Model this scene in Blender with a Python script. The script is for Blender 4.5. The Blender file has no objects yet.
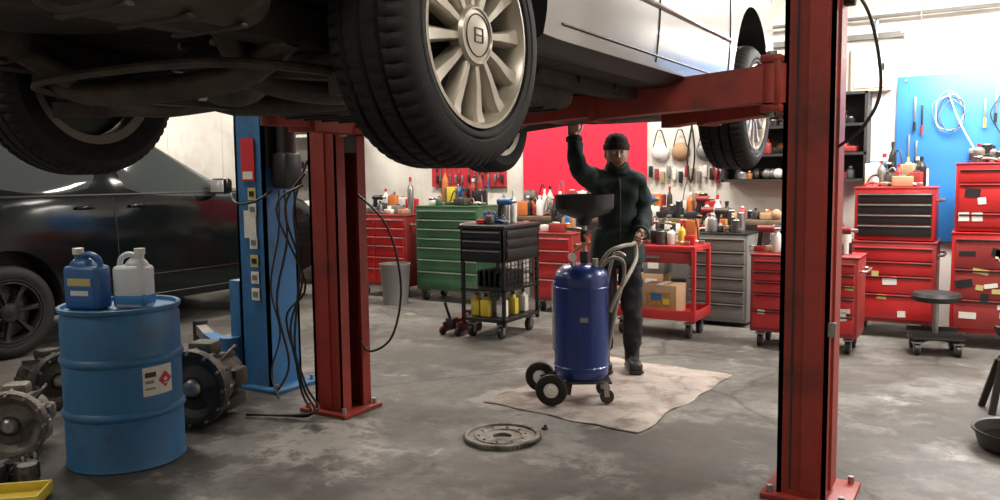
import bpy, bmesh, math, random
from mathutils import Vector, Matrix, Euler
from mathutils.bvhtree import BVHTree
from mathutils import noise as mnoise
rnd = random.Random(7)
scene = bpy.context.scene
YAW = math.radians(31)
CS, SN = math.cos(YAW), math.sin(YAW)
def bay(X, Y, z=0.0):
    # rotate a point measured along the shop's diagonal aisle into room axes
    return Vector((X*CS - Y*SN, X*SN + Y*CS, z))

# ------------------------------------------------------------------ materials
def M(name, col, rough=.5, metal=0.0, var=0.0, scale=4, bump=0.0, bscale=60, emit=0.0, coat=0.0, trans=0.0, dirt=None, dscale=2.0, spec=.5):
    m = bpy.data.materials.new(name); m.use_nodes = True
    nt = m.node_tree; N = nt.nodes; L = nt.links
    b = N['Principled BSDF']
    b.inputs['Roughness'].default_value = rough
    b.inputs['Metallic'].default_value = metal
    b.inputs['Specular IOR Level'].default_value = spec
    c = (col[0], col[1], col[2], 1)
    b.inputs['Base Color'].default_value = c
    if coat: b.inputs['Coat Weight'].default_value = coat; b.inputs['Coat Roughness'].default_value = .06
    if trans: b.inputs['Transmission Weight'].default_value = trans
    if emit:
        b.inputs['Emission Color'].default_value = c; b.inputs['Emission Strength'].default_value = emit
    tc = N.new('ShaderNodeTexCoord')
    if var or dirt:
        n = N.new('ShaderNodeTexNoise'); n.inputs['Scale'].default_value = scale; n.inputs['Detail'].default_value = 6
        L.new(tc.outputs['Object'], n.inputs['Vector'])
        r = N.new('ShaderNodeValToRGB')
        r.color_ramp.elements[0].position = .3; r.color_ramp.elements[1].position = .7
        r.color_ramp.elements[0].color = tuple(max(0, x*(1-var)) for x in col)+(1,)
        r.color_ramp.elements[1].color = tuple(min(1, x*(1+var*.6)) for x in col)+(1,)
        L.new(n.outputs['Fac'], r.inputs['Fac'])
        out = r.outputs['Color']
        if dirt:
            n2 = N.new('ShaderNodeTexNoise'); n2.inputs['Scale'].default_value = dscale; n2.inputs['Detail'].default_value = 9; n2.inputs['Roughness'].default_value = .65
            L.new(tc.outputs['Object'], n2.inputs['Vector'])
            r2 = N.new('ShaderNodeValToRGB'); r2.color_ramp.elements[0].position = .48; r2.color_ramp.elements[1].position = .66
            L.new(n2.outputs['Fac'], r2.inputs['Fac'])
            mx = N.new('ShaderNodeMixRGB'); mx.inputs['Color2'].default_value = (*dirt, 1)
            L.new(r2.outputs['Color'], mx.inputs['Fac']); L.new(out, mx.inputs['Color1']); out = mx.outputs['Color']
        L.new(out, b.inputs['Base Color'])
    if bump:
        n3 = N.new('ShaderNodeTexNoise'); n3.inputs['Scale'].default_value = bscale; n3.inputs['Detail'].default_value = 4
        L.new(tc.outputs['Object'], n3.inputs['Vector'])
        bp = N.new('ShaderNodeBump'); bp.inputs['Strength'].default_value = bump; bp.inputs['Distance'].default_value = .01
        L.new(n3.outputs['Fac'], bp.inputs['Height']); L.new(bp.outputs['Normal'], b.inputs['Normal'])
    return m

red_lift = M('lift_red_paint', (.34,.036,.024), .48, 0, .25, 3, .1, 30, dirt=(.17,.028,.020), dscale=3)
red_dark = M('lift_channel_dark', (.035,.028,.026), .6, 0, .3, 10)  # dark tone for the channel back, carriage block and groove strip
blue_lift = M('lift_blue_paint', (.025,.14,.34), .48, 0, .2, 3, dirt=(.03,.08,.15), dscale=3)
rubber = M('tire_rubber', (.012,.0118,.0118), .65, 0, .3, 20, .15, 120, spec=.35)
black = M('black_plastic', (.014,.014,.014), .45, 0, .2, 10)
blackmetal = M('black_steel', (.020,.019,.020), .36, .2, .2, 10)
alu = M('alloy_wheel', (.47,.43,.365), .34, .6, .1, 12)
alu_dark = M('alloy_dark', (.06,.06,.06), .4, .8, .1)
rimblack = M('black_wheel_rim', (.02,.02,.021), .35, .3, .1)
steel = M('steel', (.38,.37,.36), .38, .9, .15, 12)
castal = M('cast_aluminium', (.22,.205,.185), .55, .6, .35, 9, .5, 60, dirt=(.035,.03,.026), dscale=7)
castdark = M('greasy_cast_metal', (.080,.073,.066), .5, .5, .4, 9, .5, 60, dirt=(.022,.019,.016), dscale=6)
grime = M('underbody_grime', (.030,.024,.020), .7, .0, .4, 5, .6, 25, dirt=(.075,.054,.040), dscale=4, spec=.3)
grime2 = M('underbody_steel', (.080,.062,.050), .55, .3, .45, 8, .4, 40, dirt=(.045,.026,.017), dscale=6)
silver = M('car_paint_silver', (.36,.345,.325), .30, .25, .06, 2, coat=.5)
suvpaint = M('car_paint_black_green', (.003,.0055,.006), .10, 0, 0, 2, spec=.28)
greypaint = M('car_paint_grey', (.32,.34,.36), .3, .3, .05, 2, coat=.7)
glass = M('tinted_glass', (.05,.06,.06), .05, 0, spec=.4)
glass2 = M('car_glass_light', (.18,.21,.22), .05, 0)
lampglass = M('head_lamp_glass', (.6,.6,.6), .1, .3)
taillight = M('tail_lamp_red', (.4,.01,.01), .15)
drumblue = M('drum_blue', (.028,.155,.35), .45, 0, .14, 4, .15, 20, dirt=(.035,.10,.19), dscale=4)
drainblue = M('drainer_blue_enamel', (.008,.028,.15), .32, .1, .1, 4, coat=.3)
red = M('tool_red_enamel', (.44,.020,.022), .36, 0, .18, 5, coat=.15)
redd = M('tool_red_worn', (.26,.028,.027), .45, 0, .25, 5)
green = M('tool_green_enamel', (.04,.115,.055), .42, 0, .2, 5)
greyc = M('cabinet_grey', (.21,.21,.20), .4, .3, .15, 5)
white = M('white_plastic', (.70,.69,.66), .4, 0, .05, 5)
milky = M('milky_plastic', (.60,.65,.68), .3, 0, .05, 5)
washblue = M('washer_fluid', (.04,.22,.50), .2)
napablue = M('jug_blue', (.03,.12,.33), .35, 0, .1, 5)
yellow = M('yellow_plastic', (.60,.46,.05), .4, 0, .08)
orange = M('orange_plastic', (.50,.15,.04), .4, 0, .08)
cardboard = M('cardboard', (.36,.23,.13), .8, 0, .12, 8)
paper = M('paper_label', (.66,.64,.59), .6, 0, .08, 30)
labelred = M('label_red', (.48,.02,.025), .5)
labelyel = M('label_yellow', (.5,.42,.16), .5)
skin = M('skin', (.40,.23,.165), .5, 0, .1, 20)
jacket = M('jacket_cloth', (.020,.032,.031), .85, 0, .4, 12, .5, 25, spec=.3)
pants = M('work_trousers', (.018,.019,.022), .9, 0, .35, 12, .5, 25, spec=.3)
beanie = M('beanie_knit', (.030,.016,.018), .95, 0, .2, 30, .8, 120)
hairm = M('hair_dark', (.02,.014,.01), .7)
eyew = M('eye_white', (.6,.58,.55), .3)
lip = M('lips', (.25,.09,.08), .5)
clothmat = M('drop_cloth', (.33,.285,.255), .9, 0, .25, 4, .6, 22, dirt=(.15,.12,.105), dscale=5)
hosegrey = M('grey_hose', (.22,.19,.15), .5)
blackwood = M('shelf_black', (.02,.02,.02), .6, 0, .2)
pinkred = M('red_banner', (.72,.018,.055), .5, 0, .08, 3)
pegred = M('red_pegboard', (.46,.02,.035), .55, 0, .1, 3)
tarp = M('blue_tarp', (.022,.16,.44), .5, 0, .14, 2.5, .3, 6)
wood = M('bench_wood', (.14,.095,.06), .6, 0, .3, 8)

def floor_mat():
    m = bpy.data.materials.new('concrete_floor'); m.use_nodes = True
    nt = m.node_tree; N = nt.nodes; L = nt.links; b = N['Principled BSDF']
    tc = N.new('ShaderNodeTexCoord')
    def noise(s, d=6, r=.55, dist=0, off=0):
        n = N.new('ShaderNodeTexNoise'); n.inputs['Scale'].default_value = s; n.inputs['Detail'].default_value = d
        n.inputs['Roughness'].default_value = r; n.inputs['Distortion'].default_value = dist
        mp = N.new('ShaderNodeMapping'); mp.inputs['Location'].default_value = (off, off*.7, 0)
        L.new(tc.outputs['Object'], mp.inputs['Vector']); L.new(mp.outputs['Vector'], n.inputs['Vector']); return n
    def ramp(src, stops):
        r = N.new('ShaderNodeValToRGB')
        while len(r.color_ramp.elements) < len(stops): r.color_ramp.elements.new(.5)
        for e, (p, c) in zip(r.color_ramp.elements, stops):
            e.position = p; e.color = (*c, 1)
        L.new(src, r.inputs['Fac']); return r
    def mix(f, a, c, mode='MIX', fac=None):
        x = N.new('ShaderNodeMixRGB'); x.blend_type = mode
        if fac is not None: x.inputs['Fac'].default_value = fac
        if f is not None: L.new(f, x.inputs['Fac'])
        L.new(a, x.inputs['Color1'])
        if isinstance(c, tuple): x.inputs['Color2'].default_value = (*c, 1)
        else: L.new(c, x.inputs['Color2'])
        return x.outputs['Color']
    def math_(op, a, bb):
        x = N.new('ShaderNodeMath'); x.operation = op
        for i, q in enumerate((a, bb)):
            if isinstance(q, (int, float)): x.inputs[i].default_value = q
            else: L.new(q, x.inputs[i])
        return x.outputs[0]
    base = ramp(noise(.8, 8, .6, .2).outputs['Fac'], [(.32,(.115,.108,.099)),(.5,(.172,.164,.151)),(.66,(.235,.225,.209))])
    fine = ramp(noise(13, 8, .78).outputs['Fac'], [(.3,(.52,.52,.52)),(.7,(1,1,1))])
    c = mix(None, base.outputs['Color'], fine.outputs['Color'], 'MULTIPLY', 1)
    st = ramp(noise(1.7, 10, .70, .3, 3.1).outputs['Fac'], [(.49,(0,0,0)),(.58,(.8,.8,.8))])
    c = mix(st.outputs['Color'], c, (.072,.065,.058))
    lt = ramp(noise(2.1, 10, .74, .2, 5.3).outputs['Fac'], [(.59,(0,0,0)),(.64,(.65,.65,.65))])
    c = mix(lt.outputs['Color'], c, (.32,.308,.285))
    wob = noise(3.2, 8, .7, .2, 1.7).outputs['Fac']
    def spot(c, x, y, r, col, amt):
        d = N.new('ShaderNodeVectorMath'); d.operation = 'DISTANCE'; d.inputs[1].default_value = (x, y, .05)
        L.new(tc.outputs['Object'], d.inputs[0])
        v = math_('ADD', math_('DIVIDE', d.outputs['Value'], r), math_('MULTIPLY', math_('SUBTRACT', wob, .5), 3.4))
        rr = ramp(v, [(.50,(amt,)*3),(.85,(0,0,0))])
        return mix(rr.outputs['Color'], c, col)
    for x, y, r, col, a in ((-3.0,3.15,.55,(.36,.345,.32),.7),(-2.55,4.35,.35,(.34,.325,.30),.5),(-1.3,2.6,.5,(.31,.295,.27),.4),
                            (-1.3,3.9,.8,(.050,.045,.040),.85),(-.75,4.3,.85,(.058,.052,.046),.8),(-2.0,3.2,.4,(.055,.05,.045),.8),(-.5,3.2,.65,(.05,.045,.04),.85),
                            (-3.7,2.3,1.0,(.045,.04,.036),.9),(-4.3,3.2,1.0,(.042,.038,.034),.9),(-2.3,2.3,.55,(.07,.063,.057),.8),(-.9,6.1,.9,(.065,.058,.052),.75),
                            (-3.6,5.1,.7,(.062,.056,.05),.8),(-2.9,6.2,.6,(.055,.05,.044),.75),(-5.2,5.2,1.0,(.058,.052,.046),.8),(.1,5.2,.9,(.06,.054,.047),.8),(-2.7,3.5,.3,(.05,.045,.04),.8),(-1.6,3.2,.35,(.055,.05,.045),.75)):
        c = spot(c, x, y, r, col, a)
    sp = ramp(noise(7, 8, .72, .1, 9.2).outputs['Fac'], [(.59,(0,0,0)),(.64,(.75,.75,.75))])
    c = mix(sp.outputs['Color'], c, (.055,.049,.044))
    v = N.new('ShaderNodeTexVoronoi'); v.feature = 'DISTANCE_TO_EDGE'; v.inputs['Scale'].default_value = .33
    nn = noise(2.2, 8, .7); vm = N.new('ShaderNodeMixRGB'); vm.inputs['Fac'].default_value = .22
    L.new(tc.outputs['Object'], vm.inputs['Color1']); L.new(nn.outputs['Color'], vm.inputs['Color2']); L.new(vm.outputs['Color'], v.inputs['Vector'])
    cr = ramp(v.outputs['Distance'], [(.0,(.85,.85,.85)),(.005,(0,0,0))])
    c = mix(cr.outputs['Color'], c, (.038,.034,.030))
    L.new(c, b.inputs['Base Color'])
    rr = ramp(noise(1.3, 6).outputs['Fac'], [(.35,(.38,.38,.38)),(.62,(.75,.75,.75))])
    L.new(rr.outputs['Color'], b.inputs['Roughness']); b.inputs['Specular IOR Level'].default_value = .4
    bp = N.new('ShaderNodeBump'); bp.inputs['Strength'].default_value = .35; bp.inputs['Distance'].default_value = .01
    L.new(noise(14, 8, .7).outputs['Fac'], bp.inputs['Height']); L.new(bp.outputs['Normal'], b.inputs['Normal'])
    return m
floorm = floor_mat()
wallm = M('painted_wall', (.72,.695,.65), .7, 0, .10, 1.2, .1, 20, dirt=(.52,.49,.44), dscale=.9)
ceilm = M('ceiling_paint', (.6,.58,.54), .8, 0, .06, 1)
emis = M('fluorescent_tube', (1,.98,.93), .5, emit=10)

# ------------------------------------------------------------------ mesh builder
class MB:
    def __init__(s, name):
        s.name = name; s.V = []; s.F = []; s.I = []; s.mats = []
    def mi(s, mat):
        if mat not in s.mats: s.mats.append(mat)
        return s.mats.index(mat)
    def add(s, V, F, mat):
        o = len(s.V); k = s.mi(mat)
        s.V += [tuple(v) for v in V]; s.F += [tuple(i+o for i in f) for f in F]; s.I += [k]*len(F)
    def box(s, c, sz, mat, rot=(0,0,0), bev=0.0, seg=2, taper=1.0):
        bm = bmesh.new(); bmesh.ops.create_cube(bm, size=1)
        for v in bm.verts:
            t = taper if v.co.z > 0 else 1
            v.co = Vector((v.co.x*sz[0]*t, v.co.y*sz[1]*t, v.co.z*sz[2]))
        if bev > 0:
            bmesh.ops.bevel(bm, geom=bm.edges[:], offset=min(bev, min(sz)*.45), segments=seg, profile=.5, affect='EDGES')
        R = Euler(rot).to_matrix(); c = Vector(c)
        bm.verts.index_update()
        V = [R @ v.co + c for v in bm.verts]; F = [[v.index for v in f.verts] for f in bm.faces]
        bm.free(); s.add(V, F, mat)
    def beam(s, p0, p1, w, h, mat, w1=None, h1=None):
        p0 = Vector(p0); p1 = Vector(p1); d = (p1-p0).normalized()
        up = Vector((0,0,1)) if abs(d.z) < .95 else Vector((0,1,0))
        sd = d.cross(up).normalized(); u = sd.cross(d).normalized()
        w1 = w1 or w; h1 = h1 or h
        V = []
        for p, a, b in ((p0, w, h), (p1, w1, h1)):
            for x, y in ((-1,-1),(1,-1),(1,1),(-1,1)): V.append(p+sd*x*a/2+u*y*b/2)
        s.add(V, [(0,1,2,3),(4,5,6,7),(0,1,5,4),(1,2,6,5),(2,3,7,6),(3,0,4,7)], mat)
    def lathe(s, prof, mat, origin=(0,0,0), axis=(0,0,1), seg=28, rf=None):
        a = Vector(axis).normalized(); t = Vector((1,0,0)) if abs(a.x) < .9 else Vector((0,1,0))
        e1 = a.cross(t).normalized(); e2 = a.cross(e1); o = Vector(origin); V = []; F = []
        n = len(prof)
        for j in range(seg):
            th = 2*math.pi*j/seg; d = e1*math.cos(th)+e2*math.sin(th)
            for i, (r, h) in enumerate(prof):
                rr = r if rf is None else rf(r, h, j)
                V.append(o + d*rr + a*h)
        for j in range(seg):
            k = (j+1) % seg
            for i in range(n-1): F.append((j*n+i, j*n+i+1, k*n+i+1, k*n+i))
        s.add(V, F, mat)
    def cyl(s, p0, p1, r, mat, r1=None, seg=20):
        p0 = Vector(p0); p1 = Vector(p1); L = (p1-p0).length; r1 = r if r1 is None else r1
        s.lathe([(0.0001,0),(r,0),(r1,L),(0.0001,L)], mat, p0, p1-p0, seg)
    def sphere(s, c, r, mat, seg=16, sc=(1,1,1)):
        V = []; F = []; n = seg//2
        for i in range(n+1):
            ph = math.pi*i/n
            for j in range(seg):
                th = 2*math.pi*j/seg
                V.append((c[0]+r*sc[0]*math.sin(ph)*math.cos(th), c[1]+r*sc[1]*math.sin(ph)*math.sin(th), c[2]+r*sc[2]*math.cos(ph)))
        for i in range(n):
            for j in range(seg):
                k = (j+1) % seg; F.append((i*seg+j, i*seg+k, (i+1)*seg+k, (i+1)*seg+j))
        s.add(V, F, mat)
    def tube(s, pts, r, mat, seg=8, sub=5, r1=None):
        P = [Vector(p) for p in pts]
        if sub > 1 and len(P) > 2:
            Q = []
            for i in range(len(P)-1):
                p0 = P[max(i-1,0)]; p1 = P[i]; p2 = P[i+1]; p3 = P[min(i+2,len(P)-1)]
                for k in range(sub):
                    t = k/sub
                    Q.append(.5*((2*p1)+(p2-p0)*t+(2*p0-5*p1+4*p2-p3)*t*t+(3*p1-p0-3*p2+p3)*t**3))
            Q.append(P[-1]); P = Q
        n = len(P); T = [(P[min(i+1,n-1)]-P[max(i-1,0)]).normalized() for i in range(n)]
        u = T[0].orthogonal().normalized(); V = []; F = []
        for i in range(n):
            u = (u - T[i]*u.dot(T[i])).normalized(); w = T[i].cross(u)
            rr = r if r1 is None else r+(r1-r)*i/(n-1)
            for j in range(seg):
                th = 2*math.pi*j/seg; V.append(P[i]+(u*math.cos(th)+w*math.sin(th))*rr)
        for i in range(n-1):
            for j in range(seg):
                k = (j+1) % seg; F.append((i*seg+j, i*seg+k, (i+1)*seg+k, (i+1)*seg+j))
        F.append(tuple(range(seg))); F.append(tuple((n-1)*seg+j for j in range(seg)))
        s.add(V, F, mat)
    def make(s, loc=(0,0,0), rz=0.0, parent=None, smooth=True, ang=38, rot=None):
        me = bpy.data.meshes.new(s.name); me.from_pydata(s.V, [], s.F)
        for m in s.mats: me.materials.append(m)
        me.polygons.foreach_set('material_index', s.I)
        bm = bmesh.new(); bm.from_mesh(me); bmesh.ops.recalc_face_normals(bm, faces=bm.faces[:]); bm.to_mesh(me); bm.free()
        if smooth:
            me.polygons.foreach_set('use_smooth', [True]*len(me.polygons))
            me.set_sharp_from_angle(angle=math.radians(ang))
        ob = bpy.data.objects.new(s.name, me); bpy.context.collection.objects.link(ob)
        ob.location = loc; ob.rotation_euler = rot if rot else (0,0,rz)
        if parent: ob.parent = parent
        return ob
def empty(name, loc=(0,0,0), rz=0):
    e = bpy.data.objects.new(name, None); bpy.context.collection.objects.link(e)
    e.location = loc; e.rotation_euler = (0,0,rz); e.empty_display_size = .2
    return e
def evaluate(ob):
    dg = bpy.context.evaluated_depsgraph_get(); dg.update()
    m = bpy.data.meshes.new_from_object(ob.evaluated_get(dg)); ob.modifiers.clear(); ob.data = m

# ------------------------------------------------------------------ room
XL, XR, YB, YF, H = -14.0, 3.2, 8.3, -3.5, 4.2
def slab(name, c, sz, mat):
    b = MB(name); b.box(c, sz, mat); return b.make(smooth=False)
slab('floor', ((XL+XR)/2,(YB+YF)/2,-.05), (XR-XL+.4, YB-YF+.4, .1), floorm)
slab('ceiling', ((XL+XR)/2,(YB+YF)/2,H+.05), (XR-XL+.4, YB-YF+.4, .1), ceilm)
slab('wall_back', ((XL+XR)/2,YB+.05,H/2), (XR-XL+.2,.1,H), wallm)
slab('wall_front', ((XL+XR)/2,YF-.05,H/2), (XR-XL+.2,.1,H), wallm)
slab('wall_left', (XL-.05,(YB+YF)/2,H/2), (.1,YB-YF,H), wallm)
slab('wall_right', (XR+.05,(YB+YF)/2,H/2), (.1,YB-YF,H), wallm)
b = MB('trim_1')
for i in range(15):
    x = XL+.6+i*1.22
    b.box((x, YB-.006, 2.1), (.03,.012,4.1), wallm)
b.box(((XL+XR)/2, YB-.02, 2.62), (XR-XL-.2,.04,.05), greyc)
b.make()
b = MB('conduit_pipe')
b.tube([(-9,YB-.08,2.78),(XR-.2,YB-.08,2.78)], .018, greyc, 8, 1)
b.tube([(-.95,YB-.05,2.78),(-.95,YB-.05,2.57)], .014, steel, 8, 1)
b.make()

# ------------------------------------------------------------------ lights
def fixture(x, y, z=3.95, rz=0, W=110, L=1.25, col=(1,.92,.81)):
    b = MB('fluorescent_light')
    b.box((0,0,.06), (L,.30,.06), white, bev=.01)
    b.box((0,-.07,.015), (L*.96,.05,.03), emis, bev=.01); b.box((0,.07,.015), (L*.96,.05,.03), emis, bev=.01)
    b.tube([(-L*.4,0,.08),(-L*.4,0,H-z)], .006, steel, 6, 1); b.tube([(L*.4,0,.08),(L*.4,0,H-z)], .006, steel, 6, 1)
    o = b.make((x,y,z), rz)
    ld = bpy.data.lights.new('lamp', 'AREA'); ld.shape = 'RECTANGLE'; ld.size = L; ld.size_y = .28; ld.energy = W; ld.color = col
    lo = bpy.data.objects.new('lamp', ld); bpy.context.collection.objects.link(lo); lo.parent = o; lo.location = (0,0,-.02)
for x in (-11.5,-8.2): fixture(x, 6.9, 3.6, 0, 100)
for x in (-5.0,-2.6): fixture(x, 6.9, 3.6, 0, 112)
for x in (-9.5,-5.2,1.2): fixture(x, 3.2, 3.9, 0, 72)
for x in (-5.2,.3): fixture(x, -.6, 3.9, 0, 55)
fixture(.0, 7.80, 2.50, 0, 75, 1.4, (1,.95,.88))
fixture(.45, 6.6, 2.95, 0, 125, 1.3, (1,.95,.88))  # extra fixture, added to brighten the right end of the back wall
fixture(-.35, 7.3, 3.15, 0, 65, 1.0, (1,.95,.88))  # added as well, lifts the wall brightness above the blue panel
fixture(.9, 5.0, 3.7, 0, 45)  # fixture added beside the lifted car to light its silver side
w = bpy.data.worlds.new('World'); scene.world = w; w.use_nodes = True
w.node_tree.nodes['Background'].inputs[0].default_value = (.9,.86,.78,1); w.node_tree.nodes['Background'].inputs[1].default_value = .2

# ------------------------------------------------------------------ wheels and cars
def wheel(mb, c, out, R=.33, rim=.228, w=.225, spokes=11, hi=True, al=None):
    al = al or alu
    ax = (out,0,0); hw = w/2
    prof = [(rim-.01,-hw+.012),(rim+.02,-hw-.002),(R*.86,-hw-.010),(R-.022,-hw+.004),(R-.006,-hw+.020),(R-.001,-hw+.040)]
    for g in (-.052,0,.052):
        prof += [(R,g-.008),(R-.012,g-.005),(R-.012,g+.005),(R,g+.008)]
    prof += [(R-.001,hw-.040),(R-.006,hw-.020),(R-.022,hw-.004),(R*.88,hw+.008),(R*.80,hw+.010),(rim+.03,hw+.004),(rim+.012,hw-.002),(rim,hw-.012)]
    seg = 240 if hi else 60
    def rf(r, h, j):
        if hi and r > R-.014:
            if abs(h) > hw-.045 and j % 4 == 0: return r-.010
            if .01 < abs(h) < .05 and (j+ (2 if h > 0 else 0)) % 4 == 0: return r-.006
        return r
    mb.lathe(prof, rubber, c, ax, seg, rf)
    mb.lathe([(rim+.012,hw+.0075),(rim+.022,hw+.0105),(rim+.026,hw+.0095)], rubber, c, ax, 80)
    mb.lathe([(rim+.001,hw-.006),(rim+.003,hw+.004),(rim-.006,hw+.005),(rim-.012,hw-.004),(rim-.020,hw-.04),(rim-.035,-hw+.02),(rim,-hw+.008)], al, c, ax, 64)
    C = Vector(c)
    mb.cyl(C+Vector((out*.005,0,0)), C+Vector((out*.03,0,0)), .15, alu_dark, seg=40)
    mb.cyl(C-Vector((out*.02,0,0)), C+Vector((out*.006,0,0)), rim-.033, black, seg=40)
    f0 = hw-.012; n = spokes
    for i in range(n):
        th = 2*math.pi*i/n+.1; d = Vector((0,math.cos(th),math.sin(th))); sd = Vector((0,-math.sin(th),math.cos(th)))
        V = []
        for r, a, hf, hb in ((.045,.011,f0+.0,f0-.04),(.12,.0150,f0+.002,f0-.04),(rim-.04,.022,f0-.002,f0-.04),(rim-.008,.029,f0+.004,f0-.03)):
            for s, h in ((-1,hb),(-.85,hf-.006),(-.6,hf),(.6,hf),(.85,hf-.006),(1,hb)):
                V.append(C+d*r+sd*a*s+Vector((out*h,0,0)))
        F = []
        for k in range(3):
            for j in range(5): F.append((k*6+j,k*6+j+1,(k+1)*6+j+1,(k+1)*6+j))
            F.append((k*6,k*6+5,(k+1)*6+5,(k+1)*6))
        F.append(tuple(range(18,24)))
        mb.add(V, F, al)
    mb.lathe([(.001,f0-.03),(.072,f0-.03),(.076,f0),(.070,f0+.010),(.066,f0+.010),(.064,f0+.006),(.045,f0+.010),(.001,f0+.013)], al, c, ax, 36)
    e = C+Vector((out*(f0+.0125),0,0))
    for dy in (-.018,.018): mb.box(e+Vector((0,dy,0)), (.003,.003,.034), alu_dark)
    for dz in (-.017,.017,0): mb.box(e+Vector((0,0,dz)), (.003,.036,.003), alu_dark)
    mb.lathe([(.050,f0+.0085),(.052,f0+.0115),(.054,f0+.0085)], alu_dark, c, ax, 36)

SEDAN = dict(st=[(-1.02,.70,.34,.70,.58,.74,.76),(-.95,.83,.22,.80,.66,.86,.88),(-.55,.89,.12,.85,.68,.92,.95),(-.22,.90,.06,.87,.66,.97,1.0),
    (.42,.90,.0,.88,.57,1.24,1.29),(.52,.90,.0,.88,.58,1.26,1.31),(1.27,.90,0,.88,.60,1.29,1.35),(1.36,.90,0,.88,.60,1.29,1.35),(1.75,.90,0,.87,.59,1.26,1.32),
    (2.50,.90,.0,.86,.70,.93,.98),(3.1,.88,.04,.82,.68,.87,.91),(3.55,.85,.12,.72,.62,.78,.80),(3.72,.72,.22,.60,.50,.64,.66)],
    side=[(5,6),(7,8),(8,9)], front=(8,9), rear=(3,4))
SUVD = dict(st=[(-1.0,.78,.25,.98,.64,1.36,1.40),(-.90,.90,.12,1.02,.70,1.46,1.52),(-.78,.92,.10,1.02,.71,1.48,1.54),(-.30,.93,.04,1.02,.71,1.50,1.56),(-.18,.93,.02,1.01,.71,1.50,1.56),
    (.90,.93,0,1.0,.72,1.50,1.57),(1.0,.93,0,1.0,.72,1.50,1.57),(1.55,.93,0,.98,.70,1.46,1.54),(2.35,.93,0,.95,.76,1.02,1.08),(3.0,.92,.03,.93,.74,.98,1.02),(3.5,.88,.10,.84,.68,.90,.93),(3.72,.76,.24,.66,.58,.72,.75)],
    side=[(2,3),(4,5),(6,7),(7,8)], front=(7,8), rear=(0,1))
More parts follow.
